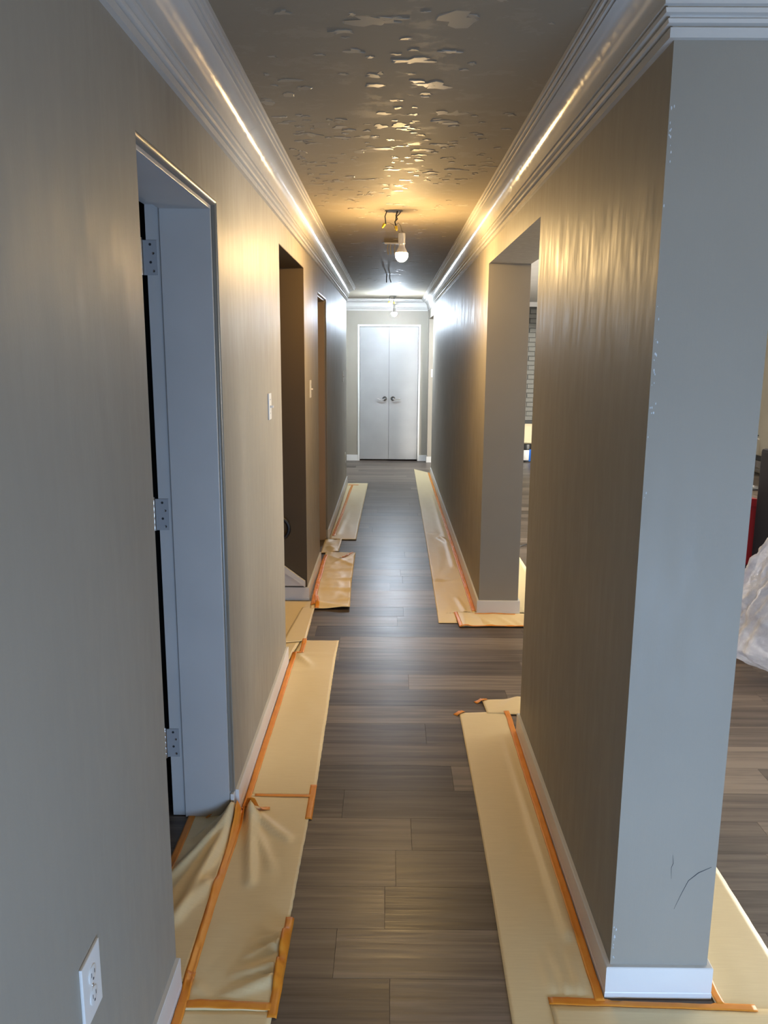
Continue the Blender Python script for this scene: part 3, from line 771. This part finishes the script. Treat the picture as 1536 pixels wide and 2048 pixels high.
pb = thing('paint_bucket', 'bucket with black lid, white and blue label before the fireplace', 'bucket', (2.10, 12.35, 0))
bc = (2.095, 12.35, .001)
MB().lathe(bc, [(.098, 0), (.105, .004), (.112, .18), (.115, .20)], 28).build('body', BLACK, pb, smooth=40)
MB().lathe((bc[0], bc[1], .2011), [(.119, 0), (.120, .01), (.119, .07), (.112, .075), (.02, .075)], 28).build('lid', BLACK, pb, smooth=40)
def patch(a0, a1, z0, z1, r0, r1, m, nm):
    q = MB(); n = 10
    for i in range(n+1):
        a = math.radians(a0+(a1-a0)*i/n)
        for zz, r in ((z0, r0), (z1, r1)): q.v.append((bc[0]+r*math.cos(a), bc[1]+r*math.sin(a), zz))
    for i in range(n): q.f.append((2*i, 2*i+2, 2*i+3, 2*i+1))
    q.build(nm, m, pb, smooth=60)
patch(195, 290, .03, .185, .1085, .1150, PLASTIC, 'white_label'); patch(290, 350, .01, .195, .1075, .1155, BLUE, 'blue_label')
cd = MB().tube([(1.078, 6.66, .006), (1.20, 6.78, .006), (1.5, 6.7, .006), (2.0, 6.9, .006), (2.8, 6.6, .006)], .005, 8).build('power_cord', BLACKWIRE, smooth=60)
tag(cd, 'thin black cord lying on the big room floor beyond the right opening', 'cord')

# rolling tool box stack
ts = thing('tool_box', 'red lower tool box with black wheels behind the pier', 'tool box', (2.15, 5.15, 0), 'stacked red tool boxes')
MB().box(1.86, 2.37, 4.98, 5.38, .122, .285).build('case', RED, ts, bevel=.012)
for i in range(7): MB().box(1.90+.065*i, 1.935+.065*i, 4.962, 4.979, .15, .27).build('rib', RED, ts, bevel=.003)
MB().box(1.84, 2.39, 4.97, 5.39, .060, .120).build('chassis', BLACK, ts, bevel=.008)
for x in (1.86, 2.33):
    MB().lathe((x, 5.02, .072), [(.02, 0), (.068, .004), (.071, .012), (.071, .036), (.068, .044), (.02, .048)], 24, (1, 0, 0)).build('wheel', BLACK, ts, smooth=40)
    MB().lathe((x, 5.33, .072), [(.02, 0), (.068, .004), (.071, .012), (.071, .036), (.068, .044), (.02, .048)], 24, (1, 0, 0)).build('wheel', BLACK, ts, smooth=40)
tb = thing('tool_box', 'tall red upper tool box with pale front panel beside the pier', 'tool box', (2.12, 5.15, .286), 'stacked red tool boxes')
MB().box(1.87, 2.35, 4.965, 5.36, .310, .722).build('case', RED, tb, bevel=.014)
MB().box(1.89, 2.33, 4.98, 5.34, .2855, .309).build('foot', BLACK, tb)
MB().box(1.93, 2.232, 4.955, 4.964, .352, .672).build('front_panel', GREYP, tb, bevel=.003)
MB().box(2.226, 2.236, 4.951, 4.9545, .350, .674).build('panel_edge', PLASTIC, tb)
for x in (1.97, 2.27): MB().box(x-.025, x+.025, 4.95, 4.9645, .69, .74).build('latch', RED, tb, bevel=.004)
MB().tube([(1.98, 5.15, .723), (1.98, 5.15, .765), (2.00, 5.15, .775), (2.23, 5.15, .775), (2.25, 5.15, .765), (2.25, 5.15, .723)], .013, 8).build('handle', BLACK, tb, smooth=50)
tr_ = MB(); tr_.box(1.9, 2.35, 4.97, 5.35, .776+.013, .798); tr_ = tr_.build('tool_tray', BLACK, None, bevel=.004); tag(tr_, 'flat black tray lying on top of the red tool boxes', 'tray')
pm = satin('printed_flyer', (.55, .52, .46), .5)
ntp = NT(pm); v = ntp.coords((30, 30, 30)); vn = ntp.n('ShaderNodeTexVoronoi'); ntp.l(v, vn.inputs['Vector']); vn.inputs['Scale'].default_value = 1.3
ntp.l(ntp.ramp(ntp.noise(v, 1.0, 2), [(.40, (.75, .73, .68)), (.52, (.20, .22, .24)), (.58, (.62, .24, .10)), (.66, (.72, .70, .66))]), ntp.p.inputs['Base Color'])
fl = MB()
for i, (x, a) in enumerate(((2.0, .0), (2.02, .006), (2.01, .012))): fl.box(x, x+.30-.02*i, 5.0+.01*i, 5.22, .7985+a, .8040+a)
fl = fl.build('flyer_stack', pm); tag(fl, 'stack of printed flyers on top of the red tool boxes', 'paper')
nv = thing('tall_case', 'tall dark navy case with pale edge at the right photo border', 'case', (2.5, 4.75, 0))
MB().box(2.272, 2.72, 4.62, 4.92, .03, 1.06).build('body', NAVY, nv, bevel=.02)
MB().box(2.262, 2.2715, 4.66, 4.72, .74, 1.06).build('edge_trim', PLASTIC, nv, bevel=.002)
MB().lathe((2.30, 4.72, 1.0605), [(.04, 0), (.045, .02), (.042, .05), (.02, .07), (.005, .074)], 20).build('top_knob', satin('pinkish_red_plastic', (.6, .10, .09), .4), nv, smooth=50)
MB().box(2.29, 2.70, 4.64, 4.90, .001, .029).build('foot', BLACK, nv)

# plastic sheeting heap
def sheeting():
    bm = bmesh.new(); n, m = 150, 90; grid = []
    for i in range(m+1):
        u = i/m; row = []
        for k in range(n):
            a = 2*math.pi*k/n
            c = Vector((math.cos(a), math.sin(a), 0))
            if u < .22: r = .30 + .55*(u/.22)**.8; zz = .003 + .16*(u/.22)**1.3
            else:
                q = (u-.22)/.78; r = .85*(1-q)**.9 + .05*q; zz = .163 + q*.92
            nv_ = noise.fractal(Vector((c.x*1.8, c.y*1.8, u*2.6)), .9, 2.2, 5)
            fold = abs(math.sin(a*7 + 2.2*noise.noise(Vector((c.x*2, c.y*2, u*2)))))
            r2 = r*.56*(1 + .14*nv_ + .09*fold*(.4+u) + .10*(abs(noise.noise(Vector((c.x*5+2, c.y*5, u*9))))-.2) + .07*(abs(noise.noise(Vector((c.x*12, c.y*12+5, u*20))))-.2)) + .02
            z2 = max(.003, zz*(.92 + .10*nv_))
            row.append(bm.verts.new((2.225 + r2*c.x - .0*u, 3.98 + r2*c.y*.62 + .05*u, z2)))
        grid.append(row)
    for i in range(m):
        for k in range(n):
            bm.faces.new((grid[i][k], grid[i][(k+1) % n], grid[i+1][(k+1) % n], grid[i+1][k]))
    bm.faces.new(grid[-1]); bm.faces.new(list(reversed(grid[0])))
    me = bpy.data.meshes.new('plastic_sheeting'); bm.to_mesh(me); bm.free(); me.shade_smooth()
    o = new_obj('plastic_sheeting', me, SHEET)
    tag(o, 'crumpled heap of translucent plastic sheeting on floor at right photo edge', 'plastic sheet')
sheeting()

# baseboard heater and step stool by the far side wall
ht = thing('baseboard_heater', 'low metal baseboard heater under the cream side wall', 'heater', (XG, 10.4, 0))
MB().box(XG-.072, XG-.003, 9.2, 11.48, .19, .245).build('hood', DARK, ht, bevel=.004)
MB().box(XG-.065, XG-.003, 9.2, 11.48, .03, .185).build('back_panel', STEEL, ht)
fn = MB()
for i in range(90): fn.box(XG-.068, XG-.0655, 9.21+.025*i, 9.218+.025*i, .05, .18)
fn.build('fins', STEEL, ht, kind='stuff')
MB().box(XG-.074, XG-.0685, 9.2, 11.48, .075, .098).build('rail', STEEL, ht)
MB().box(XG-.07, XG-.003, 11.481, 11.52, .02, .247).build('end_cap', WHITE, ht, bevel=.003)
sg = thing('step_stool', 'pale folded step stool leaning by the heater', 'stool', (4.98, 11.15, 0))
for y in (11.00, 11.30):
    MB().tube([(4.82, y, .012), (4.90, y, .25), (4.975, y, .49), (5.01, y, .515), (5.04, y, .50)], .014, 10).build('leg', PLASTIC, sg, smooth=50)
for x, z in ((4.865, .15), (4.935, .36)):
    MB().box(x-.04, x+.05, 11.015, 11.285, z, z+.018).build('tread', PLASTIC, sg, bevel=.003)
MB().tube([(XG-.002, 11.37, .52), (XG-.02, 11.37, .51), (XG-.022, 11.37, .48)], .008, 8).build('wall_hook', SLOT)
tag(bpy.data.objects['wall_hook'], 'small dark stub sticking out of cream side wall', 'hook')
base('side', [(XG, 9.1), (XG, YB)], -1)

# ------------------------------------------------------------------ render quality knobs that do not touch size or samples
cy = scene.cycles
cy.max_bounces = 10; cy.diffuse_bounces = 5; cy.glossy_bounces = 4; cy.transparent_max_bounces = 12; cy.sample_clamp_indirect = 6.0
